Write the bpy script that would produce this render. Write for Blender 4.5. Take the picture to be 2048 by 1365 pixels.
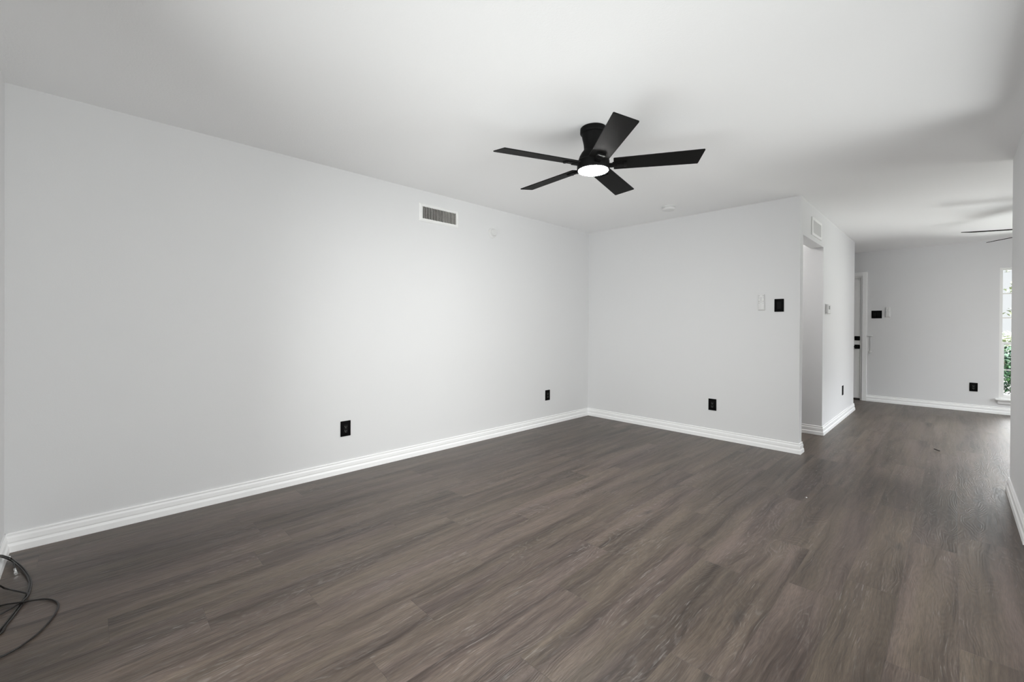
import bpy, bmesh, math, random
from mathutils import Vector, Matrix

# ------------------------------------------------------------------ clear
for o in list(bpy.data.objects):
    bpy.data.objects.remove(o, do_unlink=True)
S = bpy.context.scene
COL = S.collection
R = math.radians

# measured room (metres): X runs along the back wall, Y runs along the left wall
XL, YB, YN, XC = -3.436, 4.782, -0.324, -1.019
YE, YF, XR, YR = 7.930, 9.077, 0.292, 4.851
XF = 2.60            # right wall of the front room
H = 2.44
OPEN0, OPEN1, OPENZ = 4.885, 5.80, 2.085
WT = 0.12

# ------------------------------------------------------------------ camera
F_PX, YAW, Y0, CH, PIT, ROLL = 862.5, 0.79832, 655.12, 1.1976, -0.00417, 0.00583
cam_d = bpy.data.cameras.new('camera')
cam = bpy.data.objects.new('camera', cam_d)
COL.objects.link(cam)
S.camera = cam
cam_d.sensor_fit = 'HORIZONTAL'
cam_d.sensor_width = 36.0
cam_d.lens = F_PX / 2048 * 36.0
cam_d.shift_x = 0.0
cam_d.shift_y = (Y0 - 682.5) / 2048.0
cam_d.clip_start = 0.03
_c, _s = math.cos(YAW), math.sin(YAW)
_r = Vector((_c, _s, 0)); _f = Vector((-_s, _c, 0)); _u = Vector((0, 0, 1))
_f2 = _f * math.cos(PIT) + _u * math.sin(PIT)
_u2 = _u * math.cos(PIT) - _f * math.sin(PIT)
_r2 = _r * math.cos(ROLL) + _u2 * math.sin(ROLL)
_u3 = _u2 * math.cos(ROLL) - _r * math.sin(ROLL)
m = Matrix((( _r2.x, _u3.x, -_f2.x, 0), (_r2.y, _u3.y, -_f2.y, 0), (_r2.z, _u3.z, -_f2.z, 0), (0, 0, 0, 1)))
cam.matrix_world = Matrix.Translation((0, 0, CH)) @ m

# ------------------------------------------------------------------ world, exposure
S.view_settings.view_transform = 'Standard'
S.view_settings.look = 'None'
S.view_settings.exposure = 0.15
S.view_settings.gamma = 1.0
S.view_settings.use_curve_mapping = False
S.cycles.use_denoising = True
S.cycles.max_bounces = 14
S.cycles.diffuse_bounces = 8
S.cycles.glossy_bounces = 4
S.cycles.transparent_max_bounces = 12
S.cycles.sample_clamp_indirect = 6.0
S.cycles.caustics_reflective = False
S.cycles.caustics_refractive = False

SKY_TOP, LAMP_S, HALL_S = 15.3, 240.0, 61.0
E_PATIO, E_DOOR, E_SIDE_G, E_FRONT_G = 63.0, 52.0, 490.0, 620.0

W = bpy.data.worlds.new('overcast_sky')
S.world = W
W.use_nodes = True
nt = W.node_tree
nt.nodes.clear()
wo = nt.nodes.new('ShaderNodeOutputWorld')
bg = nt.nodes.new('ShaderNodeBackground')
tc = nt.nodes.new('ShaderNodeTexCoord')
ns = nt.nodes.new('ShaderNodeTexNoise'); ns.inputs['Scale'].default_value = 3.0; ns.inputs['Detail'].default_value = 4
rp = nt.nodes.new('ShaderNodeValToRGB')
rp.color_ramp.elements[0].position = 0.35; rp.color_ramp.elements[0].color = (0.84, 0.87, 0.93, 1)
rp.color_ramp.elements[1].position = 0.65; rp.color_ramp.elements[1].color = (0.97, 0.97, 0.98, 1)
nt.links.new(tc.outputs['Generated'], ns.inputs['Vector'])
nt.links.new(ns.outputs['Fac'], rp.inputs['Fac'])
nt.links.new(rp.outputs['Color'], bg.inputs['Color'])
# overcast sky: several times brighter overhead than at the horizon
sz_ = nt.nodes.new('ShaderNodeSeparateXYZ')
gr = nt.nodes.new('ShaderNodeMapRange'); gr.interpolation_type = 'SMOOTHSTEP'
gr.inputs['From Min'].default_value = 0.13; gr.inputs['From Max'].default_value = 0.45
gr.inputs['To Min'].default_value = 0.91; gr.inputs['To Max'].default_value = SKY_TOP
nt.links.new(tc.outputs['Generated'], sz_.inputs[0])
nt.links.new(sz_.outputs[2], gr.inputs['Value'])
nt.links.new(gr.outputs['Result'], bg.inputs['Strength'])
nt.links.new(bg.outputs['Background'], wo.inputs['Surface'])


def fill_light(name, loc, direction, sx, sy, watts, color=(1, 1, 1)):
    d = bpy.data.lights.new(name, 'AREA')
    d.shape = 'RECTANGLE'; d.size = sx; d.size_y = sy
    d.energy = watts; d.color = color
    o = bpy.data.objects.new(name, d)
    COL.objects.link(o)
    o.location = loc
    o.rotation_euler = Vector(direction).to_track_quat('-Z', 'Y').to_euler()
    return o


# Added fill panels. Patio door behind the camera, glazed door in the right wall
# and front-room side window are added openings out of view.
PD0, PD1 = -2.15, -0.15          # added patio door opening along X (near wall)
RD0, RD1 = 0.10, 3.68            # added glazed door opening along Y (right wall)
SW0, SW1 = 5.70, 8.30            # added side window opening along Y (front room)
FILL_COL = (1.0, 0.995, 0.99)
fill_light('patio_fill', ((PD0 + PD1) / 2, YN - 0.14, 0.95), (0, 1, 0), PD1 - PD0 - 0.1, 1.8, E_PATIO, FILL_COL)  # added panel standing in for daylight through the patio opening
fill_light('door_fill', (XR + 0.2, (RD0 + RD1) / 2, 1.06), (-1, 0, 0), RD1 - RD0 - 0.1, 2.2, E_DOOR, FILL_COL)  # added panel behind the right-wall opening, lights the long room
fill_light('front_upward_fill', (2.9, YF + 1.9, -0.15), (0, 0, 1), 3.2, 3.2, E_FRONT_G, FILL_COL)  # upward panel above the lawn, out of view, added to lift the ceiling
fill_light('side_upward_fill', (XF + 1.90, (SW0 + SW1) / 2, 0.03), (0, 0, 1), 3.4, 8.0, E_SIDE_G, FILL_COL)  # upward fill added outside the side window, no paving there

# ------------------------------------------------------------------ materials
def new_mat(name):
    mt = bpy.data.materials.new(name)
    mt.use_nodes = True
    return mt, mt.node_tree, mt.node_tree.nodes['Principled BSDF']


def plain(name, col, rough=0.5, metal=0.0, bump=0.0, bscale=300.0, spec=0.5):
    mt, t, b = new_mat(name)
    b.inputs['Base Color'].default_value = (*col, 1)
    b.inputs['Roughness'].default_value = rough
    b.inputs['Metallic'].default_value = metal
    b.inputs['Specular IOR Level'].default_value = spec
    co = t.nodes.new('ShaderNodeTexCoord')
    n = t.nodes.new('ShaderNodeTexNoise')
    n.inputs['Scale'].default_value = bscale
    n.inputs['Detail'].default_value = 3
    t.links.new(co.outputs['Object'], n.inputs['Vector'])
    if bump > 0:
        bp = t.nodes.new('ShaderNodeBump')
        bp.inputs['Strength'].default_value = bump
        bp.inputs['Distance'].default_value = 0.001
        t.links.new(n.outputs['Fac'], bp.inputs['Height'])
        t.links.new(bp.outputs['Normal'], b.inputs['Normal'])
    # slight roughness variation so that nothing is a perfectly uniform surface
    mr = t.nodes.new('ShaderNodeMapRange')
    mr.inputs['To Min'].default_value = max(0.02, rough - 0.05)
    mr.inputs['To Max'].default_value = min(1.0, rough + 0.05)
    t.links.new(n.outputs['Fac'], mr.inputs['Value'])
    t.links.new(mr.outputs['Result'], b.inputs['Roughness'])
    return mt


WALL = plain('wall_paint', (0.72, 0.721, 0.726), 0.75, bump=0.25, bscale=140, spec=0.25)
CEIL = plain('ceiling_paint', (0.90, 0.90, 0.902), 0.9, bump=0.6, bscale=110, spec=0.15)
TRIM = plain('trim_paint', (0.90, 0.90, 0.90), 0.38, bscale=60)
DOORW = plain('door_paint', (0.88, 0.88, 0.875), 0.45, bscale=60)
WPLAST = plain('white_plastic', (0.71, 0.71, 0.705), 0.35)
WMETAL = plain('white_enamel', (0.83, 0.83, 0.82), 0.35)
GREYBTN = plain('grey_print', (0.42, 0.42, 0.43), 0.5)
BPLAST = plain('black_plastic', (0.004, 0.004, 0.004), 0.55, spec=0.03)
BPLAST2 = plain('black_rocker', (0.009, 0.009, 0.009), 0.5, spec=0.05)
BSLOT = plain('black_slot', (0.001, 0.001, 0.001), 0.9, spec=0.1)
BMETAL = plain('matte_black_metal', (0.005, 0.005, 0.005), 0.45, spec=0.06)
BLADE = plain('black_blade', (0.008, 0.0078, 0.0075), 0.55, bump=0.1, bscale=80, spec=0.07)
DUCT_SHADE = plain('duct_shade', (0.012, 0.010, 0.009), 0.8)
LOUVER = plain('louver_metal', (0.74, 0.72, 0.68), 0.4)
LCD = plain('lcd_grey', (0.25, 0.26, 0.25), 0.25)
CABLE = plain('black_cable', (0.012, 0.010, 0.009), 0.38)
CHROME = plain('connector_metal', (0.75, 0.75, 0.75), 0.25, metal=1.0)
CHIP = plain('splinter_wood', (0.03, 0.025, 0.022), 0.8)
THRESH = plain('threshold_bronze', (0.03, 0.027, 0.025), 0.5)


def emit(name, col, strength):
    mt, t, b = new_mat(name)
    b.inputs['Base Color'].default_value = (0.9, 0.9, 0.9, 1)
    b.inputs['Emission Color'].default_value = (*col, 1)
    b.inputs['Emission Strength'].default_value = strength
    return mt


LAMP = emit('lamp_diffuser_glow', (1.0, 0.99, 0.97), LAMP_S)


def glass_mat():
    mt, t, b = new_mat('window_glass')
    out = t.nodes['Material Output']
    t.nodes.remove(b)
    tr = t.nodes.new('ShaderNodeBsdfTransparent'); tr.inputs['Color'].default_value = (0.97, 0.985, 0.98, 1)
    gl = t.nodes.new('ShaderNodeBsdfGlossy'); gl.inputs['Roughness'].default_value = 0.02
    fr = t.nodes.new('ShaderNodeFresnel'); fr.inputs['IOR'].default_value = 1.3
    mx = t.nodes.new('ShaderNodeMixShader')
    t.links.new(fr.outputs['Fac'], mx.inputs['Fac'])
    t.links.new(tr.outputs['BSDF'], mx.inputs[1])
    t.links.new(gl.outputs['BSDF'], mx.inputs[2])
    t.links.new(mx.outputs['Shader'], out.inputs['Surface'])
    return mt


GLASS = glass_mat()


def leaf_mat(name, c1, c2):
    mt, t, b = new_mat(name)
    co = t.nodes.new('ShaderNodeTexCoord')
    n = t.nodes.new('ShaderNodeTexNoise'); n.inputs['Scale'].default_value = 7
    r = t.nodes.new('ShaderNodeValToRGB')
    r.color_ramp.elements[0].position = 0.35; r.color_ramp.elements[0].color = (*c1, 1)
    r.color_ramp.elements[1].position = 0.65; r.color_ramp.elements[1].color = (*c2, 1)
    t.links.new(co.outputs['Object'], n.inputs['Vector'])
    t.links.new(n.outputs['Fac'], r.inputs['Fac'])
    t.links.new(r.outputs['Color'], b.inputs['Base Color'])
    b.inputs['Roughness'].default_value = 0.5
    return mt


LEAF_D = leaf_mat('shrub_leaf', (0.006, 0.028, 0.022), (0.03, 0.085, 0.022))
LEAF_L = leaf_mat('tree_leaf', (0.12, 0.15, 0.06), (0.19, 0.22, 0.11))
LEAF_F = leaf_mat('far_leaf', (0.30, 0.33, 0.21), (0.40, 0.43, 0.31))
LAWN = leaf_mat('lawn_grass', (0.022, 0.031, 0.010), (0.036, 0.044, 0.018))
BARK = plain('bark', (0.20, 0.15, 0.11), 0.9, bump=0.5, bscale=40)
CONC = plain('pale_concrete', (0.065, 0.058, 0.054), 0.9)


def floor_mat():
    mt, t, b = new_mat('vinyl_plank')
    L = t.links.new
    N = t.nodes.new
    co = N('ShaderNodeTexCoord')
    uv = N('ShaderNodeUVMap'); uv.uv_map = 'plank'
    at = N('ShaderNodeAttribute'); at.attribute_name = 'seed'
    at2 = N('ShaderNodeAttribute'); at2.attribute_name = 'tone'
    sx = N('ShaderNodeSeparateXYZ'); L(uv.outputs['UV'], sx.inputs[0])

    def mth(op, a, bb=None, clamp=False):
        n = N('ShaderNodeMath'); n.operation = op; n.use_clamp = clamp
        for i, v in enumerate((a, bb)):
            if v is None: continue
            if isinstance(v, (int, float)): n.inputs[i].default_value = v
            else: L(v, n.inputs[i])
        return n.outputs[0]

    def vec(x, y, z):
        n = N('ShaderNodeCombineXYZ')
        for i, v in enumerate((x, y, z)):
            if isinstance(v, (int, float)): n.inputs[i].default_value = v
            else: L(v, n.inputs[i])
        return n.outputs[0]

    def noise(v, scale, detail=4, rough=0.55, dist=0.0):
        n = N('ShaderNodeTexNoise'); n.inputs['Scale'].default_value = scale
        n.inputs['Detail'].default_value = detail; n.inputs['Roughness'].default_value = rough
        n.inputs['Distortion'].default_value = dist
        L(v, n.inputs['Vector'])
        return n.outputs['Fac']

    def remap(v, a, bb, c=0.0, d=1.0):
        n = N('ShaderNodeMapRange')
        n.inputs['From Min'].default_value = a; n.inputs['From Max'].default_value = bb
        n.inputs['To Min'].default_value = c; n.inputs['To Max'].default_value = d
        L(v, n.inputs['Value'])
        return n.outputs['Result']

    def mix(fac, a, bb, mode='MIX'):
        n = N('ShaderNodeMix'); n.data_type = 'RGBA'; n.blend_type = mode
        if isinstance(fac, (int, float)): n.inputs[0].default_value = fac
        else: L(fac, n.inputs[0])
        for i, v in ((6, a), (7, bb)):
            if isinstance(v, tuple): n.inputs[i].default_value = (*v, 1)
            else: L(v, n.inputs[i])
        return n.outputs[2]

    u, v = sx.outputs[0], sx.outputs[1]      # metres within the plank: across, along
    seed = mth('MULTIPLY', at.outputs['Fac'], 53.0)
    # gentle wandering of the grain lines, stronger near knots
    wob = noise(vec(mth('MULTIPLY', u, 5.0), mth('MULTIPLY', v, 2.2), seed), 1.0, 2, 0.5)
    uw = mth('ADD', u, mth('MULTIPLY', mth('SUBTRACT', wob, 0.5), 0.06))
    # broad light and dark bands along the board
    broad = noise(vec(mth('MULTIPLY', uw, 12.0), mth('MULTIPLY', v, 0.75), seed), 1.0, 4, 0.58)
    # medium streaks
    streak = noise(vec(mth('MULTIPLY', uw, 60.0), mth('MULTIPLY', v, 2.2), seed), 1.0, 4, 0.62)
    # fine pores
    fine = noise(vec(mth('MULTIPLY', uw, 330.0), mth('MULTIPLY', v, 15.0), seed), 1.0, 3, 0.65)
    # cathedral growth rings: contour lines of a stretched noise field
    ringf = noise(vec(mth('MULTIPLY', u, 6.5), mth('MULTIPLY', v, 1.1), mth('ADD', seed, 7.3)), 1.0, 2, 0.45)
    ring = mth('SINE', mth('MULTIPLY', ringf, 190.0))
    ringm = noise(vec(mth('MULTIPLY', u, 4.5), mth('MULTIPLY', v, 1.8), mth('ADD', seed, 3.1)), 1.0, 2, 0.5)
    ringmask = remap(ringm, 0.48, 0.66)
    brk = noise(vec(mth('MULTIPLY', u, 60.0), mth('MULTIPLY', v, 22.0), mth('ADD', seed, 1.7)), 1.0, 2, 0.5)
    ringl = mth('MULTIPLY', mth('MULTIPLY', remap(ring, 0.45, 1.0), ringmask), remap(brk, 0.42, 0.62))
    # short pale ticks of lime in the pores, in patches
    tick = mth('MULTIPLY', remap(noise(vec(mth('MULTIPLY', uw, 190.0), mth('MULTIPLY', v, 11.0), mth('ADD', seed, 9.0)), 1.0, 2, 0.5), 0.60, 0.74),
               remap(noise(vec(mth('MULTIPLY', u, 9.0), mth('MULTIPLY', v, 2.5), mth('ADD', seed, 15.0)), 1.0, 2, 0.5), 0.45, 0.65))
    # dark cracks following the grain
    crack = remap(noise(vec(mth('MULTIPLY', uw, 34.0), mth('MULTIPLY', v, 1.7), mth('ADD', seed, 31.0)), 1.0, 3, 0.6), 0.67, 0.80)
    # knots
    vo = N('ShaderNodeTexVoronoi'); vo.inputs['Scale'].default_value = 1.0
    vo.voronoi_dimensions = '3D'
    L(vec(mth('MULTIPLY', uw, 5.0), mth('MULTIPLY', v, 1.6), seed), vo.inputs['Vector'])
    knot = remap(vo.outputs['Distance'], 0.03, 0.13, 1.0, 0.0)

    base = mix(remap(broad, 0.33, 0.65), (0.031, 0.0222, 0.0168), (0.110, 0.0893, 0.0715))
    base = mix(mth('MULTIPLY', remap(streak, 0.38, 0.66), 0.40), base, (0.134, 0.112, 0.093))
    # boards lean towards brown or towards mauve grey
    hue = noise(vec(mth('MULTIPLY', u, 9.0), mth('MULTIPLY', v, 0.7), mth('ADD', seed, 21.0)), 1.0, 2, 0.5)
    tint = mix(remap(mth('ADD', hue, mth('MULTIPLY', mth('SUBTRACT', at2.outputs['Fac'], 0.5), 0.12)), 0.38, 0.66),
               (1.0, 0.942, 0.885), (1.0, 0.915, 0.955))
    base = mix(1.0, base, tint, 'MULTIPLY')
    fl = remap(fine, 0.28, 0.72, 0.62, 1.38)
    cf = N('ShaderNodeCombineColor')
    for i in range(3): L(fl, cf.inputs[i])
    base = mix(1.0, base, cf.outputs[0], 'MULTIPLY')
    base = mix(mth('MULTIPLY', ringl, 0.26), base, (0.27, 0.25, 0.235))
    base = mix(mth('MULTIPLY', tick, 0.45), base, (0.30, 0.28, 0.265))
    base = mix(mth('MULTIPLY', crack, 0.55), base, (0.028, 0.023, 0.020))
    base = mix(mth('MULTIPLY', knot, 0.65), base, (0.028, 0.023, 0.020))
    tn = remap(at2.outputs['Fac'], 0.0, 1.0, 0.88, 1.13)
    ct = N('ShaderNodeCombineColor')
    for i in range(3): L(tn, ct.inputs[i])
    base = mix(1.0, base, ct.outputs[0], 'MULTIPLY')
    # hairline joints
    PW, PL = 0.185, 1.247
    eu = mth('MINIMUM', u, mth('SUBTRACT', PW, u))
    ev = mth('MINIMUM', v, mth('SUBTRACT', PL, v))
    edge = mth('MAXIMUM', remap(eu, 0.0003, 0.0012, 0.30, 0.0), remap(ev, 0.0004, 0.0014, 0.45, 0.0))
    base = mix(edge, base, (0.03, 0.026, 0.024))
    L(base, b.inputs['Base Color'])
    L(remap(fine, 0.2, 0.8, 0.34, 0.46), b.inputs['Roughness'])
    b.inputs['Specular IOR Level'].default_value = 0.5
    hgt = mth('SUBTRACT', mth('ADD', mth('MULTIPLY', fine, 0.5), mth('MULTIPLY', ring, 0.20)), mth('MULTIPLY', edge, 0.8))
    bp = N('ShaderNodeBump'); bp.inputs['Strength'].default_value = 0.5; bp.inputs['Distance'].default_value = 0.0016
    L(hgt, bp.inputs['Height']); L(bp.outputs['Normal'], b.inputs['Normal'])
    return mt


FLOOR = floor_mat()

# ------------------------------------------------------------------ mesh helpers
class MB:
    def __init__(self): self.bm = bmesh.new()

    def box(self, a, b, bevel=0.0, seg=2):
        lo = [min(p, q) for p, q in zip(a, b)]; hi = [max(p, q) for p, q in zip(a, b)]
        vs = [self.bm.verts.new((x, y, z)) for z in (lo[2], hi[2]) for y in (lo[1], hi[1]) for x in (lo[0], hi[0])]
        fs = [(0, 2, 3, 1), (4, 5, 7, 6), (0, 1, 5, 4), (2, 6, 7, 3), (0, 4, 6, 2), (1, 3, 7, 5)]
        ff = [self.bm.faces.new([vs[i] for i in f]) for f in fs]
        if bevel > 0:
            es = list({e for f in ff for e in f.edges})
            bmesh.ops.bevel(self.bm, geom=es, offset=bevel, segments=seg, profile=0.5, affect='EDGES')
        return self

    def lathe(self, prof, c=(0, 0, 0), seg=48, axis='Z'):
        rings = []
        for r, h in prof:
            if r < 1e-6:
                rings.append([self.bm.verts.new(self._ax(c, 0, 0, h, axis))])
            else:
                rings.append([self.bm.verts.new(self._ax(c, r * math.cos(2 * math.pi * k / seg), r * math.sin(2 * math.pi * k / seg), h, axis)) for k in range(seg)])
        for A, B in zip(rings, rings[1:]):
            for k in range(seg):
                k2 = (k + 1) % seg
                if len(A) == 1 and len(B) == 1: continue
                if len(A) == 1: self.bm.faces.new((A[0], B[k], B[k2]))
                elif len(B) == 1: self.bm.faces.new((A[k], A[k2], B[0]))
                else: self.bm.faces.new((A[k], A[k2], B[k2], B[k]))
        return self

    @staticmethod
    def _ax(c, a, b, h, axis):
        if axis == 'Z': return (c[0] + a, c[1] + b, c[2] + h)
        if axis == 'X': return (c[0] + h, c[1] + a, c[2] + b)
        return (c[0] + a, c[1] + h, c[2] + b)

    def tube(self, pts, r, seg=8, closed=False):
        pts = [Vector(p) for p in pts]
        n = len(pts); rings = []
        up = Vector((0, 0, 1))
        for i, p in enumerate(pts):
            t = (pts[(i + 1) % n] - pts[i - 1]) if closed else (pts[min(i + 1, n - 1)] - pts[max(i - 1, 0)])
            t.normalize()
            s = t.cross(up)
            if s.length < 1e-4: s = t.cross(Vector((1, 0, 0)))
            s.normalize(); q = s.cross(t)
            rings.append([self.bm.verts.new(p + r * (math.cos(2 * math.pi * k / seg) * s + math.sin(2 * math.pi * k / seg) * q)) for k in range(seg)])
        for i in range(n if closed else n - 1):
            A, B = rings[i], rings[(i + 1) % n]
            for k in range(seg):
                self.bm.faces.new((A[k], A[(k + 1) % seg], B[(k + 1) % seg], B[k]))
        if not closed:
            self.bm.faces.new(rings[0][::-1]); self.bm.faces.new(rings[-1])
        return self

    def sweep(self, prof, path):
        """profile (offset to the right-hand room side, z) swept along an XY path with mitred corners"""
        P = [Vector(p) for p in path]
        rings = []
        for i, p in enumerate(P):
            dirs = []
            if i > 0: dirs.append((p - P[i - 1]).normalized())
            if i < len(P) - 1: dirs.append((P[i + 1] - p).normalized())
            ns_ = [Vector((d.y, -d.x)) for d in dirs]
            if len(ns_) == 2:
                mm = (ns_[0] + ns_[1]).normalized()
                k = 1.0 / max(0.2, mm.dot(ns_[0]))
                nv = mm * k
            else: nv = ns_[0]
            rings.append([self.bm.verts.new((p.x + nv.x * o, p.y + nv.y * o, z)) for o, z in prof])
        for A, B in zip(rings, rings[1:]):
            for k in range(len(prof) - 1):
                self.bm.faces.new((A[k], B[k], B[k + 1], A[k + 1]))
        self.bm.faces.new(rings[0]); self.bm.faces.new(rings[-1][::-1])
        return self

    def prism(self, poly, z0, z1):
        A = [self.bm.verts.new((x, y, z0)) for x, y in poly]
        B = [self.bm.verts.new((x, y, z1)) for x, y in poly]
        n = len(poly)
        self.bm.faces.new(A[::-1]); self.bm.faces.new(B)
        for k in range(n): self.bm.faces.new((A[k], A[(k + 1) % n], B[(k + 1) % n], B[k]))
        return self

    def xform(self, M):
        bmesh.ops.transform(self.bm, matrix=M, verts=self.bm.verts); return self

    def build(self, name, mat, parent=None, smooth=None):
        bmesh.ops.recalc_face_normals(self.bm, faces=self.bm.faces)
        me = bpy.data.meshes.new(name)
        self.bm.to_mesh(me); self.bm.free()
        me.materials.append(mat)
        if smooth is not None:
            me.shade_smooth(); me.set_sharp_from_angle(angle=R(smooth))
        o = bpy.data.objects.new(name, me)
        COL.objects.link(o)
        if parent is not None: o.parent = parent
        return o


def structure(o):
    o['kind'] = 'structure'; return o


def thing(name, label, cat, loc=(0, 0, 0), rotz=0.0, group=None):
    o = bpy.data.objects.new(name, None)
    COL.objects.link(o)
    o.empty_display_size = 0.05
    o.location = loc; o.rotation_euler = (0, 0, rotz)
    o['label'] = label; o['category'] = cat
    if group: o['group'] = group
    return o


def tag(o, label, cat, group=None):
    o['label'] = label; o['category'] = cat
    if group: o['group'] = group
    return o


# ------------------------------------------------------------------ floor of planks
def build_floor():
    PW, PL = 0.185, 1.247
    X0, X1, Y0_, Y1 = XL - WT, XF + WT, YN - WT, YF + 0.02
    # end joints read off the boards one can see (board's left edge -> a joint's Y)
    known = {-3.31: 1.055, -3.125: 0.64, -2.57: 1.858, -2.015: 1.94, -1.83: 3.915, -1.645: 0.995, -1.46: 3.21,
             -1.275: 1.543, -1.09: 3.604, -0.72: 2.768, -0.535: 2.343, 0.02: 2.323}
    rnd = random.Random(11)
    bm = bmesh.new()
    lay = bm.loops.layers.uv.new('plank')
    sd = bm.faces.layers.float.new('seed'); tn = bm.faces.layers.float.new('tone')
    k0 = -math.ceil((-1.46 - X0) / PW)
    x = -1.46 + k0 * PW
    while x < X1:
        j = None
        for kx, ky in known.items():
            if abs(kx - x) < 0.02: j = ky
        if j is None: j = rnd.uniform(0, PL)
        y = j - math.ceil((j - Y0_) / PL) * PL
        while y < Y1:
            xa, xb, ya, yb = max(x, X0), min(x + PW, X1), max(y, Y0_), min(y + PL, Y1)
            if xb - xa > 1e-4 and yb - ya > 1e-4:
                q = [(xa, ya), (xb, ya), (xb, yb), (xa, yb)]
                f = bm.faces.new([bm.verts.new((px, py, 0)) for px, py in q])
                f[sd] = rnd.random(); f[tn] = rnd.random()
                for lp, (px, py) in zip(f.loops, q): lp[lay].uv = (px - x, py - y)
            y += PL
        x += PW
    # underside and rim so that the floor has its own thickness
    ring = [(X0, Y0_), (X1, Y0_), (X1, Y1), (X0, Y1)]
    top = [bm.verts.new((a, b_, -0.0005)) for a, b_ in ring]
    bot = [bm.verts.new((a, b_, -0.05)) for a, b_ in ring]
    bm.faces.new(bot[::-1])
    for k in range(4): bm.faces.new((bot[k], bot[(k + 1) % 4], top[(k + 1) % 4], top[k]))
    me = bpy.data.meshes.new('floor')
    bm.to_mesh(me); bm.free()
    me.materials.append(FLOOR)
    o = bpy.data.objects.new('floor', me)
    COL.objects.link(o)
    return structure(o)


build_floor()

# ------------------------------------------------------------------ shell
structure(MB().box((XL - WT, YN - WT, H), (XF + WT, YF + 0.15, H + 0.02)).build('ceiling', CEIL))
structure(MB().box((XL - WT, YN - WT, 0), (XL, YF + 0.15, H)).build('wall_left', WALL))
structure(MB().box((XL, YB, 0), (XC, OPEN0, H)).build('wall_back', WALL))
structure(MB().box((XC - WT, OPEN0, OPENZ), (XC, OPEN1, H)).box((XC - WT, OPEN1, 0), (XC, YE, H)).build('wall_hall', WALL))
structure(MB().box((XL, OPEN1, 0), (XC - WT, OPEN1 + 0.11, H)).build('wall_hallway_end', WALL))
structure(MB().box((XL, YE - 0.11, 0), (XC - WT, YE, H)).build('wall_entry_side', WALL))
DX0, DX1, DZ = -1.985, -1.062, 2.045       # entry door opening
WX0, WX1, WZ0, WZ1 = 0.437, 2.237, 0.217, 2.045   # front window opening
mw = MB()
mw.box((XL, YF, 0), (DX0, YF + 0.15, H)).box((DX0, YF, DZ), (DX1, YF + 0.15, H)).box((DX1, YF, 0), (WX0, YF + 0.15, H))
mw.box((WX0, YF, 0), (WX1, YF + 0.15, WZ0)).box((WX0, YF, WZ1), (WX1, YF + 0.15, H)).box((WX1, YF, 0), (XF + WT, YF + 0.15, H))
structure(mw.build('wall_far', WALL))
mw = MB()
SZ0, SZ1 = 0.30, 2.2
mw.box((XF, YR, 0), (XF + WT, SW0, H)).box((XF, SW0, 0), (XF + WT, SW1, SZ0)).box((XF, SW0, SZ1), (XF + WT, SW1, H)).box((XF, SW1, 0), (XF + WT, YF, H))
structure(mw.build('wall_front_room_side', WALL))
PZ = 2.36                          # head of the added right-hand door
structure(MB().box((XR, YN - WT, 0), (XR + WT, RD0, H)).box((XR, RD0, PZ), (XR + WT, RD1, H)).box((XR, RD1, 0), (XR + WT, YR, H)).box((XR + WT, YR - WT, 0), (XF + WT, YR, H)).build('wall_right', WALL))
mw = MB()
PZN = 2.08
mw.box((XL, YN - WT, 0), (PD0, YN, H)).box((PD0, YN - WT, PZN), (PD1, YN, H)).box((PD1, YN - WT, 0), (XR, YN, H))
structure(mw.build('wall_near', WALL))

# unseen slabs added to keep the sky off the added doors and side window
structure(MB().box((XL - 1.0, YN - 4.2, H + 0.02), (XR + 6.0, YN - WT, H + 0.14)).box((XR + WT, YN - WT, H + 0.02), (XR + 6.0, YR - WT, H + 0.14)).box((XF + WT, YR, H + 0.02), (XF + WT + 0.6, YF + 0.5, H + 0.14)).build('sky_blocker', LOUVER))

# baseboards
BP = [(0, 0.098), (0.007, 0.098), (0.0095, 0.093), (0.008, 0.087), (0.0075, 0.083), (0.0125, 0.074), (0.0135, 0.052),
      (0.0115, 0.046), (0.0125, 0.042), (0.018, 0.032), (0.020, 0.004), (0.020, 0.0), (0, 0.0)]
for nm, path in (
    ('baseboard_near', [(PD0 - 0.06, YN), (XL, YN)]),
    ('baseboard_left', [(XL, YN), (XL, YB)]),
    ('baseboard_back', [(XL, YB), (XC, YB), (XC, OPEN0), (XL, OPEN0)]),
    ('baseboard_hall', [(XL, OPEN1), (XC, OPEN1), (XC, YE), (XL, YE)]),
    ('baseboard_far', [(DX1 + 0.062, YF), (XF, YF)]),
    ('baseboard_right', [(XF, YR), (XR, YR), (XR, RD1 + 0.01)]),
):
    structure(MB().sweep(BP, path).build(nm, TRIM))

# ------------------------------------------------------------------ entry door with casing
cs = MB()
CW = 0.062
for x0, x1, z0, z1 in ((DX1, DX1 + CW, 0, DZ + CW), (DX0 - CW, DX0, 0, DZ + CW), (DX0, DX1, DZ, DZ + CW)):
    cs.box((x0 + 0.0002, YF - 0.014, z0), (x1 - 0.0002, YF - 0.0002, z1), 0.004)
cs.box((DX1 - 0.02, YF, 0), (DX1 - 0.0002, YF + 0.149, DZ - 0.0002)).box((DX0 + 0.0002, YF, 0), (DX0 + 0.02, YF + 0.149, DZ - 0.0002))
cs.box((DX0 + 0.02, YF + 0.001, DZ - 0.02), (DX1 - 0.02, YF + 0.148, DZ - 0.0002))
cs.box((DX1 - 0.034, YF + 0.060, 0), (DX1 - 0.02, YF + 0.090, DZ - 0.02)).box((DX0 + 0.02, YF + 0.060, 0), (DX0 + 0.034, YF + 0.090, DZ - 0.02))
cs.box((DX0 + 0.034, YF + 0.060, DZ - 0.034), (DX1 - 0.034, YF + 0.090, DZ - 0.02))
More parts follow.
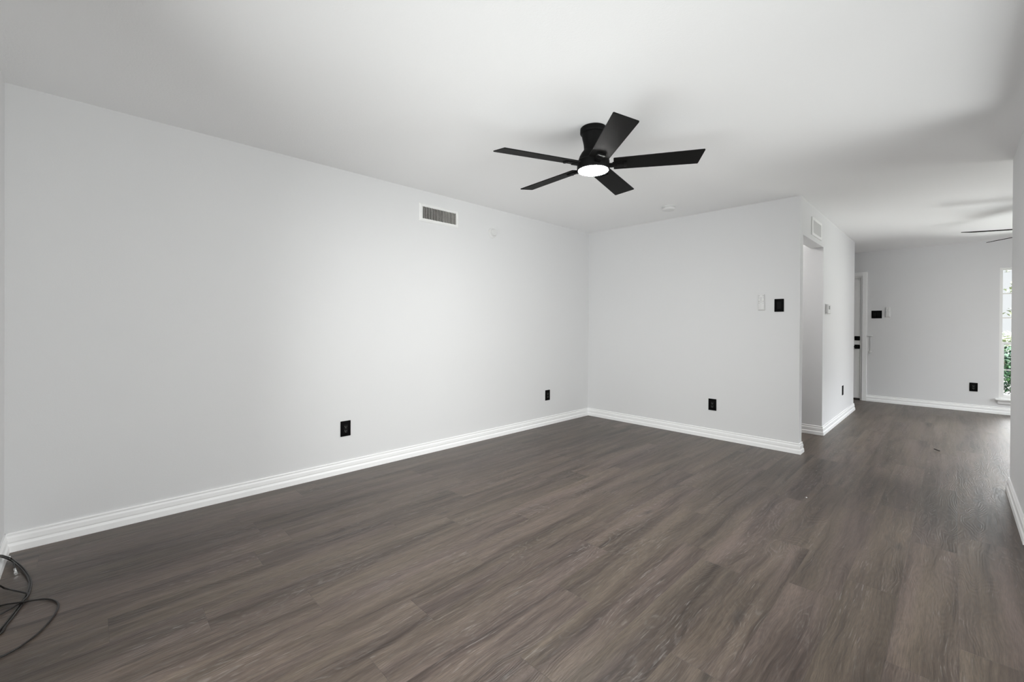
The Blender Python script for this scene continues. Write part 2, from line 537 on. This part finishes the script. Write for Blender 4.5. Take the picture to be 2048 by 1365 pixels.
structure(cs.build('trim_1', TRIM))
door = structure(MB().box((DX0 + 0.023, YF + 0.012, 0.03), (DX1 - 0.024, YF + 0.056, DZ - 0.023), 0.002).build('door_1', DOORW))
hx = -1.124
MB().box((hx - 0.036, YF + 0.002, 0.985), (hx + 0.036, YF + 0.012, 1.055), 0.008).box((hx - 0.006, YF - 0.016, 1.003), (hx + 0.006, YF + 0.002, 1.037), 0.003).build('deadbolt', BMETAL, door, 40)
hm = MB().box((hx - 0.036, YF + 0.002, 0.846), (hx + 0.036, YF + 0.012, 0.914), 0.009)
hm.lathe([(0.0, 0.0), (0.013, 0.0), (0.012, 0.045), (0.0, 0.045)], (hx, YF - 0.042, 0.880), 16, 'Y')
hm.box((hx - 0.118, YF - 0.046, 0.870), (hx + 0.013, YF - 0.032, 0.890), 0.005)
hm.build('door_handle', BMETAL, door, 40)
MB().box((-1.106, YF - 0.004, 1.980), (-1.092, YF + 0.012, 2.015), 0.003).build('contact_sensor', WPLAST, door, 40)
structure(MB().box((DX0 + 0.0202, YF - 0.004, 0.0), (DX1 - 0.0202, YF + 0.12, 0.022), 0.003).box((DX0 + 0.035, YF + 0.060, 0.022), (DX1 - 0.035, YF + 0.090, 0.06)).build('trim_2', THRESH))

# door guard hanging by the casing
dg = thing('door_chain', 'white door chain hanging on the wall beside the entry door casing', 'door chain', (-0.955, YF, 0.75))
MB().box((-0.035, -0.024, 0.305), (0.028, -0.0, 0.320), 0.003).build('mounting_bar', WPLAST, dg, 40)
ch = MB()
z = 0.30; k = 0
while z > 0.075:
    pts = []
    for a in range(10):
        an = 2 * math.pi * a / 10
        px, pz = 0.0055 * math.cos(an), 0.013 * math.sin(an)
        pts.append((px, -0.010, z + pz) if k % 2 == 0 else (0.0, -0.010 + px, z + pz))
    ch.tube(pts, 0.0019, 6, closed=True)
    z -= 0.0195; k += 1
ch.build('chain', WPLAST, dg, 60)
rg = MB()
rg.lathe([(0.0, -0.016), (0.016, -0.016), (0.020, -0.010), (0.020, -0.003), (0.0, -0.003)], (0, 0, 0.052), 20, 'Y')
rg.tube([(0.036 * math.cos(R(a)) - 0.0, -0.006, 0.048 + 0.036 * math.sin(R(a))) for a in range(190, 351, 16)], 0.003, 6)
rg.build('end_catch', WPLAST, dg, 50)

# ------------------------------------------------------------------ front window
win = structure(MB()
    .box((WX0, YF + 0.012, WZ0), (WX0 + 0.020, YF + 0.11, WZ1)).box((WX1 - 0.020, YF + 0.012, WZ0), (WX1, YF + 0.11, WZ1))
    .box((WX0 + 0.020, YF + 0.013, WZ1 - 0.018), (WX1 - 0.020, YF + 0.109, WZ1)).box((WX0 + 0.020, YF + 0.052, WZ0), (WX1 - 0.020, YF + 0.109, WZ0 + 0.02)).build('window_1', WMETAL))
ZM = 0.99
def sash(name, y, z0, z1, muntins, st, top, bot):
    sm = MB()
    x0, x1 = WX0 + 0.0202, WX1 - 0.0202
    sm.box((x0, y, z0), (x0 + st, y + 0.03, z1), 0.002).box((x1 - st, y, z0), (x1, y + 0.03, z1), 0.002)
    sm.box((x0 + st, y + 0.001, z1 - top), (x1 - st, y + 0.029, z1 - 0.0005)).box((x0 + st, y + 0.001, z0 + 0.0005), (x1 - st, y + 0.029, z0 + bot))
    sm.build(name, WMETAL, win, 40)
    mm = MB()
    for z in muntins: mm.box((x0 + st, y + 0.0115, z - 0.007), (x1 - st, y + 0.0225, z + 0.007))
    for x in (x0 + (x1 - x0) / 3, x0 + 2 * (x1 - x0) / 3): mm.box((x - 0.007, y + 0.012, z0 + bot), (x + 0.007, y + 0.022, z1 - top))
    mm.build('muntin', LOUVER, win)
    MB().box((x0 + st, y + 0.0155, z0 + bot), (x1 - st, y + 0.0185, z1 - top)).build('pane', GLASS, win)
sash('upper_sash', YF + 0.075, ZM - 0.02, WZ1 - 0.0185, (1.345, 1.685), 0.012, 0.012, 0.035)
sash('lower_sash', YF + 0.040, WZ0 + 0.0205, ZM + 0.015, (0.617,), 0.028, 0.035, 0.035)
MB().box((WX0 - 0.035, YF - 0.045, WZ0 - 0.024), (WX1 + 0.035, YF - 0.0005, WZ0), 0.006).box((WX0 + 0.0205, YF - 0.0005, WZ0 - 0.010), (WX1 - 0.0205, YF + 0.052, WZ0 + 0.001)).build('window_sill', TRIM, win, 40)
MB().box((WX0 - 0.01, YF - 0.014, WZ0 - 0.075), (WX1 + 0.01, YF, WZ0 - 0.024), 0.003).build('apron', TRIM, win, 40)

# openings added for their light: front-room side window, near-wall patio door
sw = structure(MB().box((XF + 0.03, SW0, SZ0), (XF + 0.09, SW1, SZ0 + 0.04)).box((XF + 0.03, SW0, SZ1 - 0.04), (XF + 0.09, SW1, SZ1))
    .box((XF + 0.03, SW0, SZ0), (XF + 0.09, SW0 + 0.04, SZ1)).box((XF + 0.03, SW1 - 0.04, SZ0), (XF + 0.09, SW1, SZ1))
    .box((XF + 0.03, 6.98, SZ0), (XF + 0.09, 7.02, SZ1)).build('added_window_2', WMETAL))
MB().box((XF + 0.058, SW0 + 0.04, SZ0 + 0.04), (XF + 0.062, SW1 - 0.04, SZ1 - 0.04)).build('pane', GLASS, sw)
pdm = (PD0 + PD1) / 2
pd = structure(MB().box((PD0, YN - 0.10, 0), (PD1, YN - 0.02, 0.04)).box((PD0, YN - 0.10, PZN - 0.05), (PD1, YN - 0.02, PZN))
    .box((PD0, YN - 0.10, 0), (PD0 + 0.06, YN - 0.02, PZN)).box((PD1 - 0.06, YN - 0.10, 0), (PD1, YN - 0.02, PZN))
    .box((pdm - 0.04, YN - 0.10, 0), (pdm + 0.04, YN - 0.02, PZN)).build('added_door_2', WMETAL))
MB().box((PD0 + 0.06, YN - 0.062, 0.04), (PD1 - 0.06, YN - 0.058, PZN - 0.05)).build('pane', GLASS, pd)

rdm = (RD0 + RD1) / 2  # right-wall glazed door, likewise added for its light, out of view
pd = structure(MB().box((XR + 0.02, RD0, 0), (XR + 0.10, RD1, 0.04)).box((XR + 0.02, RD0, PZ - 0.05), (XR + 0.10, RD1, PZ))
    .box((XR + 0.02, RD0, 0), (XR + 0.10, RD0 + 0.06, PZ)).box((XR + 0.02, RD1 - 0.06, 0), (XR + 0.10, RD1, PZ))
    .box((XR + 0.02, rdm - 0.04, 0), (XR + 0.10, rdm + 0.04, PZ)).build('added_door_3', WMETAL))
MB().box((XR + 0.058, RD0 + 0.06, 0.04), (XR + 0.062, RD1 - 0.06, PZ - 0.05)).build('pane', GLASS, pd)

# ------------------------------------------------------------------ ceiling fans
def make_fan(label, loc, radius, phase, blade_z, wr, wt, lit=LAMP, pitch=12.0):
    """loc is the ceiling point the fan hangs from; blade_z is the drop of the blades"""
    f = thing('ceiling_fan', label, 'ceiling fan', loc)
    d = -blade_z
    MB().lathe([(0.0, 0.0), (0.078, 0.0), (0.082, -0.004), (0.083, -0.030), (0.080, -0.036), (0.073, -0.040), (0.072, -0.046),
                (0.070, -0.060), (0.064, -0.085), (0.060, -0.105), (0.0585, -0.128), (0.0585, -0.134), (0.0, -0.134)]).build('canopy', BMETAL, f, 35)
    MB().lathe([(0.0, -0.134), (0.059, -0.134), (0.061, -0.140), (0.074, -0.156), (0.085, -0.176), (0.091, -0.194), (0.093, -0.205), (0.0, -0.205)]).build('motor_housing', BMETAL, f, 35)
    MB().lathe([(0.0, -0.205), (0.096, -0.205), (0.100, -0.209), (0.101, -0.262), (0.0985, -0.266), (0.093, -0.266), (0.092, -0.258), (0.0, -0.258)]).build('light_ring', BMETAL, f, 35)
    MB().lathe([(0.0, -0.2585), (0.0918, -0.2585), (0.0918, -0.268), (0.080, -0.2725), (0.045, -0.2755), (0.0, -0.2765)], seg=48).build('light_diffuser', lit, f, 50)
    for k in range(5):
        a = phase + 72.0 * k
        M = Matrix.Rotation(R(a), 4, 'Z') @ Matrix.Translation((0, 0, d)) @ Matrix.Rotation(R(-pitch), 4, 'X')
        r0, r1 = 0.125, radius
        poly = [(r0, -wr / 2 + 0.004), (r0 + 0.004, -wr / 2), (r1 + 0.006, -wt / 2), (r1 + 0.010, -wt / 2 + 0.004), (r1 - 0.010, wt / 2 - 0.004),
                (r1 - 0.014, wt / 2), (r0 + 0.004, wr / 2), (r0, wr / 2 - 0.004)]
        b = MB().prism(poly, -0.003, 0.003).xform(M).build('blade', BLADE, f)
        br = MB()
        br.box((0.118, -0.026, -0.010), (0.205, 0.026, -0.003), 0.002)
        br.box((0.085, -0.018, -0.016), (0.150, 0.018, -0.003), 0.003)
        br.box((0.185, -0.026, -0.013), (0.200, 0.026, -0.003), 0.002)
        br.xform(M).build('blade_bracket', BMETAL, b, 40)
    return f


make_fan('matte black five blade ceiling fan with a lit round lamp in the living room', (-1.592, 2.256, H), 0.632, 31.5, 0.232, 0.118, 0.140)
f2 = make_fan('ceiling fan in the front room, its blade tips showing past the wall', (0.792, 6.836, H), 0.772, 202.0, 0.24, 0.125, 0.150)

# unseen lamp added round the corner to brighten the hallway
HALL = emit('hall_fill_glow', (1.0, 0.98, 0.95), HALL_S)
hl = thing('hall_fill_lamp', 'unseen round fill lamp added on the hallway ceiling', 'ceiling lamp', (-2.05, 5.34, H))
MB().lathe([(0, 0), (0.150, 0), (0.150, -0.022), (0.142, -0.024), (0, -0.024)]).build('base', WMETAL, hl, 40)
MB().lathe([(0, -0.024), (0.140, -0.024), (0.130, -0.050), (0.080, -0.066), (0, -0.070)]).build('lamp_shade', HALL, hl, 60)

# ------------------------------------------------------------------ supply register on the left wall
v = thing('air_vent', 'white air vent with upright slats high on the long wall near the ceiling', 'vent', (XL, 2.374, 2.239))
hw, hh, iw, ih = 0.227, 0.083, 0.192, 0.055
fm = MB()
prof = [((hw, hh), 0.0), ((hw, hh), 0.004), ((hw - 0.012, hh - 0.012), 0.011), ((iw + 0.006, ih + 0.006), 0.012), ((iw, ih), 0.009), ((iw, ih), 0.0004)]
rings = []
for (a, b_), x in prof:
    rings.append([fm.bm.verts.new((x, sy * a, sz * b_)) for sy, sz in ((-1, -1), (1, -1), (1, 1), (-1, 1))])
for A, B in zip(rings, rings[1:]):
    for k in range(4): fm.bm.faces.new((A[k], A[(k + 1) % 4], B[(k + 1) % 4], B[k]))
fm.build('frame', WMETAL, v)
lv = MB()
for k in range(22):
    y = -iw + (k + 0.5) * 2 * iw / 22
    sl = MB(); sl.box((0.0014, -0.0014, -ih), (0.0085, 0.0014, ih))
    sl.xform(Matrix.Translation((0, y, 0)) @ Matrix.Rotation(R(-10 if k < 13 else 2), 4, 'Z'))
    tmp = bpy.data.meshes.new('t'); sl.bm.to_mesh(tmp); sl.bm.free(); lv.bm.from_mesh(tmp); bpy.data.meshes.remove(tmp)
lv.build('louvers', LOUVER, v)
MB().box((0.0002, -iw, -ih), (0.0010, iw, ih)).build('duct_shade_sheet', DUCT_SHADE, v)  # near-black sheet, shade of the duct cavity put into its colour
for y in (-0.21, 0.21): MB().lathe([(0, 0.0135), (0.0025, 0.013), (0.0035, 0.011), (0, 0.011)], (0, y, 0), 10, 'X').build('screw', LOUVER, v)

# return grille above the hallway opening
g = thing('return_grille', 'small white grille above the hallway opening', 'vent', (XC, 5.44, 2.228))
gw, gh = 0.225, 0.092
MB().box((0, -gw, -gh), (0.010, -gw + 0.045, gh), 0.003).box((0, gw - 0.045, -gh), (0.010, gw, gh), 0.003).box((0, -gw + 0.04, gh - 0.028), (0.010, gw - 0.04, gh), 0.003).box((0, -gw + 0.04, -gh), (0.010, gw - 0.04, -gh + 0.028), 0.003).build('frame', WMETAL, g)
lv = MB()
for k in range(20):
    y = -gw + 0.045 + (k + 0.5) * (2 * gw - 0.09) / 20
    lv.box((0.001, y - 0.0035, -gh + 0.028), (0.008, y + 0.0035, gh - 0.028))
lv.build('louvers', WMETAL, g)
MB().box((0.0005, -gw + 0.045, -gh + 0.028), (0.0015, gw - 0.045, gh - 0.028)).build('backing', GREYBTN, g)

# round cover on the left wall
c = thing('wall_sensor', 'small white round sensor on the long wall, beside the air vent', 'sensor', (XL, 3.044, 2.180))
MB().lathe([(0, 0.0), (0.055, 0.0), (0.054, 0.007), (0.048, 0.011), (0, 0.011)], (0, 0, 0), 36, 'X').build('base_plate', WPLAST, c, 40)
MB().lathe([(0, 0.011), (0.036, 0.011), (0.035, 0.030), (0.030, 0.036), (0, 0.037)], (0, 0.006, 0.003), 32, 'X').build('cap', WPLAST, c, 40)

# smoke detector
s = thing('smoke_detector', 'round white smoke detector on the ceiling in front of the back wall', 'smoke detector', (-2.074, 4.275, H))
MB().lathe([(0, 0), (0.066, 0), (0.066, -0.010), (0.063, -0.012), (0, -0.012)], seg=40).build('base', WPLAST, s, 40)
MB().lathe([(0, -0.012), (0.058, -0.012), (0.064, -0.016), (0.064, -0.030), (0.056, -0.040), (0.030, -0.044), (0, -0.045)], seg=40).build('body', WPLAST, s, 35)

# ------------------------------------------------------------------ outlets and switches (local frame: wall in the XZ plane, room towards -Y)
def place(o, loc, facing):
    o.location = loc
    o.rotation_euler = (0, 0, {'-Y': 0.0, '+X': R(90)}[facing])


def outlet(label, loc, facing):
    o = thing('wall_outlet', label, 'outlet', group='black wall outlets')
    place(o, loc, facing)
    MB().box((-0.0415, -0.006, -0.062), (0.0415, 0.0, 0.062), 0.0025).build('plate', BPLAST, o, 40)
    MB().box((-0.0172, -0.0082, -0.034), (0.0172, -0.006, 0.034), 0.001).build('receptacle', BPLAST2, o)
    sl = MB()
    for zz in (0.016, -0.018):
        sl.box((-0.0075, -0.0086, zz - 0.004), (-0.0055, -0.0080, zz + 0.005)).box((0.0055, -0.0086, zz - 0.003), (0.0073, -0.0080, zz + 0.004))
        sl.lathe([(0, -0.0086), (0.0025, -0.0086), (0.0025, -0.0080), (0, -0.0080)], (0, 0, zz - 0.010), 10, 'Y')
    sl.build('slots', LCD, o)
    return o


outlet('black outlet low on the long wall, below the air vent', (XL, 1.472, 0.356), '+X')
outlet('black outlet low on the long wall, near the back corner', (XL, 3.954, 0.357), '+X')
outlet('black outlet low on the back wall, below the light switch', (-1.811, YB, 0.360), '-Y')
outlet('black outlet low on the hallway wall, below the thermostat', (XC, 7.045, 0.374), '+X')
outlet('black outlet low on the far wall, beside the window', (0.196, YF, 0.352), '-Y')


def light_switch(label, loc, facing, gangs):
    o = thing('light_switch', label, 'light switch', group='black light switches')
    place(o, loc, facing)
    w = 0.0405 if gangs == 1 else 0.0645
    MB().box((-w, -0.006, -0.0625), (w, 0.0, 0.0625), 0.0025).build('plate', BPLAST, o, 40)
    for k in range(gangs):
        x = (k - (gangs - 1) / 2) * 0.047
        mm = MB()
        mm.box((x - 0.0185, -0.0068, -0.036), (x + 0.0185, -0.0058, 0.036))
        A = mm.bm
        q = [(-0.0165, -0.0068, -0.034), (0.0165, -0.0068, -0.034), (0.0165, -0.0068, 0.034), (-0.0165, -0.0068, 0.034)]
        t = [(-0.0160, -0.0115, -0.033), (0.0160, -0.0115, -0.033), (0.0160, -0.0080, 0.033), (-0.0160, -0.0080, 0.033)]
        qa = [A.verts.new((p[0] + x, p[1], p[2])) for p in q]; ta = [A.verts.new((p[0] + x, p[1], p[2])) for p in t]
        A.faces.new(ta)
        for i in range(4): A.faces.new((qa[i], qa[(i + 1) % 4], ta[(i + 1) % 4], ta[i]))
        mm.build('rocker', BPLAST2, o)
    return o


light_switch('single black rocker switch on the back wall, next to a white remote', (-1.190, YB, 1.409), '-Y', 1)
light_switch('wide double black rocker switch on the far wall beside the entry door', (-0.879, YF, 1.410), '-Y', 2)


def remote(label, loc, facing):
    o = thing('fan_remote', label, 'remote control', group='white fan remotes')
    place(o, loc, facing)
    w, h = 0.0315, 0.081
    MB().box((-w, -0.012, -h), (w, 0.0, -h + 0.088), 0.006, 3).build('holder', WPLAST, o, 40)
    MB().box((-w + 0.004, -0.0185, -h + 0.006), (w - 0.004, -0.004, h), 0.006, 3).build('body', WPLAST, o, 40)
    for bx, bz, r in ((-0.018, 0.065, 0.0035), (0.018, 0.065, 0.004), (0, 0.042, 0.0045), (0.018, 0.044, 0.003), (-0.018, 0.044, 0.003), (0.0, 0.022, 0.0045),
                      (-0.018, 0.010, 0.004), (0.0, 0.003, 0.0035), (0.018, 0.010, 0.004), (-0.018, -0.008, 0.003), (0.018, -0.008, 0.003)):
        MB().lathe([(0, -0.0200), (r, -0.0196), (r + 0.0006, -0.0184), (0, -0.0184)], (bx, 0, bz), 12, 'Y').build('button', GREYBTN, o)
    return o


remote('white fan remote in its holder on the back wall beside the switch', (-1.344, YB, 1.443), '-Y')
remote('white fan remote on the far wall beside the double switch', (-0.744, YF, 1.442), '-Y')

# thermostat on the hallway wall
t = thing('thermostat', 'white thermostat with a grey display on the hallway wall', 'thermostat', (XC, 6.00, 1.405), R(90))
MB().box((-0.088, -0.004, -0.062), (0.088, 0.0, 0.060), 0.002).build('wall_plate', WPLAST, t)
MB().box((-0.080, -0.028, -0.050), (0.080, -0.004, 0.052), 0.006, 3).build('body', WPLAST, t, 40)
MB().box((-0.045, -0.0288, -0.004), (0.02, -0.0275, 0.036)).build('display', LCD, t)

# ------------------------------------------------------------------ cable on the floor by the left corner
CU = Vector((0, 0, CH))
def floor_hit(px, py, z=0.0):
    d = _r2 * ((px - 1024) / F_PX) + _u3 * ((Y0 - py) / F_PX) + _f2
    return CU + d * ((z - CH) / d.z)

def smooth_path(P, n=6):
    P = [Vector(p) for p in P]; out = []
    for i in range(len(P) - 1):
        p0, p1, p2, p3 = P[max(i - 1, 0)], P[i], P[i + 1], P[min(i + 2, len(P) - 1)]
        for k in range(n):
            u = k / n
            out.append(0.5 * ((2 * p1) + (p2 - p0) * u + (2 * p0 - 5 * p1 + 4 * p2 - p3) * u * u + (3 * p1 - p0 - 3 * p2 + p3) * u ** 3))
    out.append(P[-1]); return out

# world positions of the cable's loops (metres), lying on the boards beside the near wall
L1 = [(-14, 1114, .03), (0, 1111.5, .03), (8, 1113, .022), (22, 1118, .018), (38, 1129, .012), (51, 1142, .007), (59.5, 1156, .005), (62.5, 1170, .005), (58, 1187, .005), (46, 1208, .005), (26, 1235, .005), (10, 1254, .005), (0, 1268, .005)]
L2 = [(-8, 1174, .02), (10, 1177.5, .017), (30, 1182, .014), (48, 1186, .013), (57, 1189, .013), (50, 1199, .012), (30, 1212.5, .008), (10, 1224, .006), (-6, 1231, .005)]
L3 = [(-10, 1214, .005), (15, 1209, .007), (40, 1205.5, .013), (85, 1199, .006), (106, 1201, .005), (116, 1208, .005), (114, 1221, .005), (98, 1245, .005), (72, 1271, .005), (40, 1294, .005), (15, 1308, .005), (0, 1315, .005)]
YW = YN + 0.03
def wall_hit(px, py):
    d = _r2 * ((px - 1024) / F_PX) + _u3 * ((Y0 - py) / F_PX) + _f2
    return CU + d * ((YW - CU.y) / d.y)

def P3(L):
    out = []
    for x, y, z in L:
        p = floor_hit(x, y, z)
        out.append(p if p.y >= YW else wall_hit(x, y))   # there the cable leans on the baseboard
    return out
A1, A2, A3 = P3(L1), P3(L2), P3(L3)
def off(x, y, z): return Vector((x, max(y, YW), z))
e1 = A1[-1]; s2 = A2[0]; e2 = A2[-1]; s3 = A3[0]; e3 = A3[-1]
cable = thing('coaxial_cable', 'thin black coaxial cable lying in loose loops on the floor at the room corner', 'cable', (A1[0].x, A1[0].y, 0))
def loc_pts(L): return [p - Vector(cable.location) for p in L]
turn1 = [e1 + Vector((-0.035, -0.05, 0)), off(e1.x - 0.10, YW, 0.007), off(e1.x - 0.20, YW, 0.012)]
turn2 = [e2 + Vector((-0.05, -0.04, 0)), off(e2.x - 0.10, YW, 0.006), off((e2.x + s3.x) / 2 - 0.09, YW + 0.01, 0.006)]
full = A1 + turn1 + A2 + turn2 + A3 + [off(e3.x + 0.0, YW + 0.02, 0.005)]
for p in full: p.y = max(p.y, YW)
MB().tube(loc_pts(smooth_path(full)), 0.0036, 8).build('cord', CABLE, cable, 60)
# second strand running with the first loop, ending in a bare plug
L4 = [(-14, 1117, .03), (-2, 1114.5, .03), (6, 1115.5, .026), (20, 1121, .022), (36, 1132.5, .014), (48, 1145, .007), (56, 1158, .005), (58.5, 1170, .005), (54, 1187, .005), (43, 1205, .005), (23, 1232, .005), (8, 1251, .005), (-10, 1272, .005)]
A4 = P3(L4)
for p in A4: p.y = max(p.y, YW)
MB().tube(loc_pts(smooth_path(A4)), 0.0033, 8).build('cord', CABLE, cable, 60)
A5 = [floor_hit(27, 1126, .016), floor_hit(28.5, 1132, .012), floor_hit(30, 1139, .008)]
MB().tube(loc_pts(smooth_path(A5)), 0.0036, 8).build('cord', CABLE, cable, 60)
pa, pb = floor_hit(30, 1139, .009), floor_hit(32.5, 1149, .007)
o_ = Vector(cable.location)
dv = (pb - pa)
MB().tube([pa - o_, pa + dv * 0.45 - o_], 0.0055, 10).tube([pa + dv * 0.45 - o_, pa + dv * 0.6 - o_], 0.0038, 10).tube([pa + dv * 0.6 - o_, pb - o_], 0.0068, 6).build('connector', CHROME, cable, 40)
pa, pb = floor_hit(7, 1117.5, .028), floor_hit(16, 1120, .026)
pa.y = max(pa.y, YW); pb.y = max(pb.y, YW)
MB().tube([pa - o_, pb - o_], 0.0060, 8).build('tape_label', WPLAST, cable, 40)

# sliver of wood and a paint crumb on the floor
a, b_ = Vector((-0.130, 5.962, 0.0035)), Vector((-0.094, 5.901, 0.0035))
dd = (b_ - a).normalized(); sd_ = Vector((-dd.y, dd.x, 0)) * 0.006
sp = MB()
sp.prism([(a + sd_ * 0.6).xy, (a - sd_).xy, (b_ - sd_ * 0.5).xy, (b_ + sd_ * 0.8).xy], 0.0, 0.006)
tag(sp.build('wood_splinter', CHIP), 'dark wood splinter lying on the floor in front of the far room', 'splinter')
tag(MB().lathe([(0, 0.004), (0.004, 0.003), (0.005, 0.0), (0, 0.0)], (-0.717, 3.597, 0.0), 8).build('paint_crumb', TRIM), 'tiny white paint crumb on the floor in front of the hallway opening', 'debris')

# ------------------------------------------------------------------ outdoors behind the front window
structure(MB().box((-14, YF + 0.2, -0.25), (26, 90, -0.2)).build('ground_lawn', LAWN))
structure(MB().box((-14, 13.6, -0.2), (26, 15.4, -0.19)).build('path_walk', CONC))


def foliage(mb, centre, rad, n, size, rnd):
    for _ in range(n):
        v_ = Vector((rnd.gauss(0, 1), rnd.gauss(0, 1), rnd.gauss(0, 1))).normalized() * (rnd.random() ** 0.45)
        p = Vector(centre) + Vector((v_.x * rad[0], v_.y * rad[1], v_.z * rad[2]))
        q = Matrix.Rotation(rnd.uniform(0, 6.28), 4, 'Z') @ Matrix.Rotation(rnd.uniform(-1.1, 1.1), 4, 'X')
        s_ = size * rnd.uniform(0.7, 1.3)
        pts = [(-s_ * 0.0, 0, 0), (s_ * 0.32, s_ * 0.45, 0.12 * s_), (0, s_, 0), (-s_ * 0.32, s_ * 0.45, 0.12 * s_)]
        vs = [mb.bm.verts.new(p + (q @ Vector(t_))) for t_ in pts]
        mb.bm.faces.new((vs[0], vs[1], vs[2])); mb.bm.faces.new((vs[0], vs[2], vs[3]))


rnd = random.Random(5)
sh = thing('garden_shrub', 'leafy green shrub growing outside the window', 'shrub', (1.02, 12.6, -0.2))
fl = MB(); foliage(fl, (0, 0, 0.62), (0.72, 0.6, 0.52), 4600, 0.075, rnd)
fl.build('foliage', LEAF_D, sh)
st = MB()
for k in range(9):
    an = k * 0.7
    st.tube(smooth_path([(0.05 * math.cos(an), 0.05 * math.sin(an), 0), (0.2 * math.cos(an), 0.2 * math.sin(an), 0.35), (0.42 * math.cos(an), 0.38 * math.sin(an), 0.85)], 4), 0.010, 6)
st.build('stem', BARK, sh)
tr = thing('garden_tree', 'tree with pale green leafy branches outside, seen through the upper window panes', 'tree', (3.38, 15.5, -0.2))
tb = MB()
tb.tube(smooth_path([(0, 0, 0), (0.05, 0.02, 1.2), (-0.05, 0.05, 2.4), (0.0, 0.0, 4.2)], 5), 0.11, 10)
tb.build('trunk', BARK, tr)
br = MB()
for P in ([(0, 0, 1.6), (-1.0, 0, 1.85), (-2.35, 0, 1.8)], [(0, 0, 2.0), (-1.0, 0.1, 2.45), (-2.35, 0.1, 2.4)], [(0, 0, 2.8), (-0.8, -0.3, 3.6), (-1.6, -0.3, 4.0)], [(0, 0, 2.6), (0.9, 0.3, 3.4), (1.5, 0.3, 3.9)]):
    br.tube(smooth_path(P, 5), 0.025, 6)
br.build('branch', BARK, tr)
fl = MB()
for cc, rr, n in (((-2.15, 0, 1.78), (0.42, 0.4, 0.13), 150), ((-2.12, 0.1, 2.35), (0.45, 0.4, 0.20), 200), ((-2.0, 0.1, 2.8), (0.55, 0.4, 0.2), 160), ((-1.4, -0.2, 3.8), (0.9, 0.7, 0.5), 600), ((0, 0, 4.4), (1.7, 1.4, 0.9), 1800), ((1.3, 0.3, 3.7), (0.9, 0.8, 0.6), 600)):
    foliage(fl, cc, rr, n, 0.10, rnd)
fl.build('foliage', LEAF_L, tr)

# low hedge far behind the lawn
hd = MB()
for k in range(26):
    foliage(hd, (-4 + k * 0.9, 46, 0.20), (1.0, 0.8, 0.75), 130, 0.42, rnd)
hg = tag(hd.build('distant_hedge', LEAF_F), 'pale green hedge far away across the lawn', 'hedge')
hg['kind'] = 'stuff'
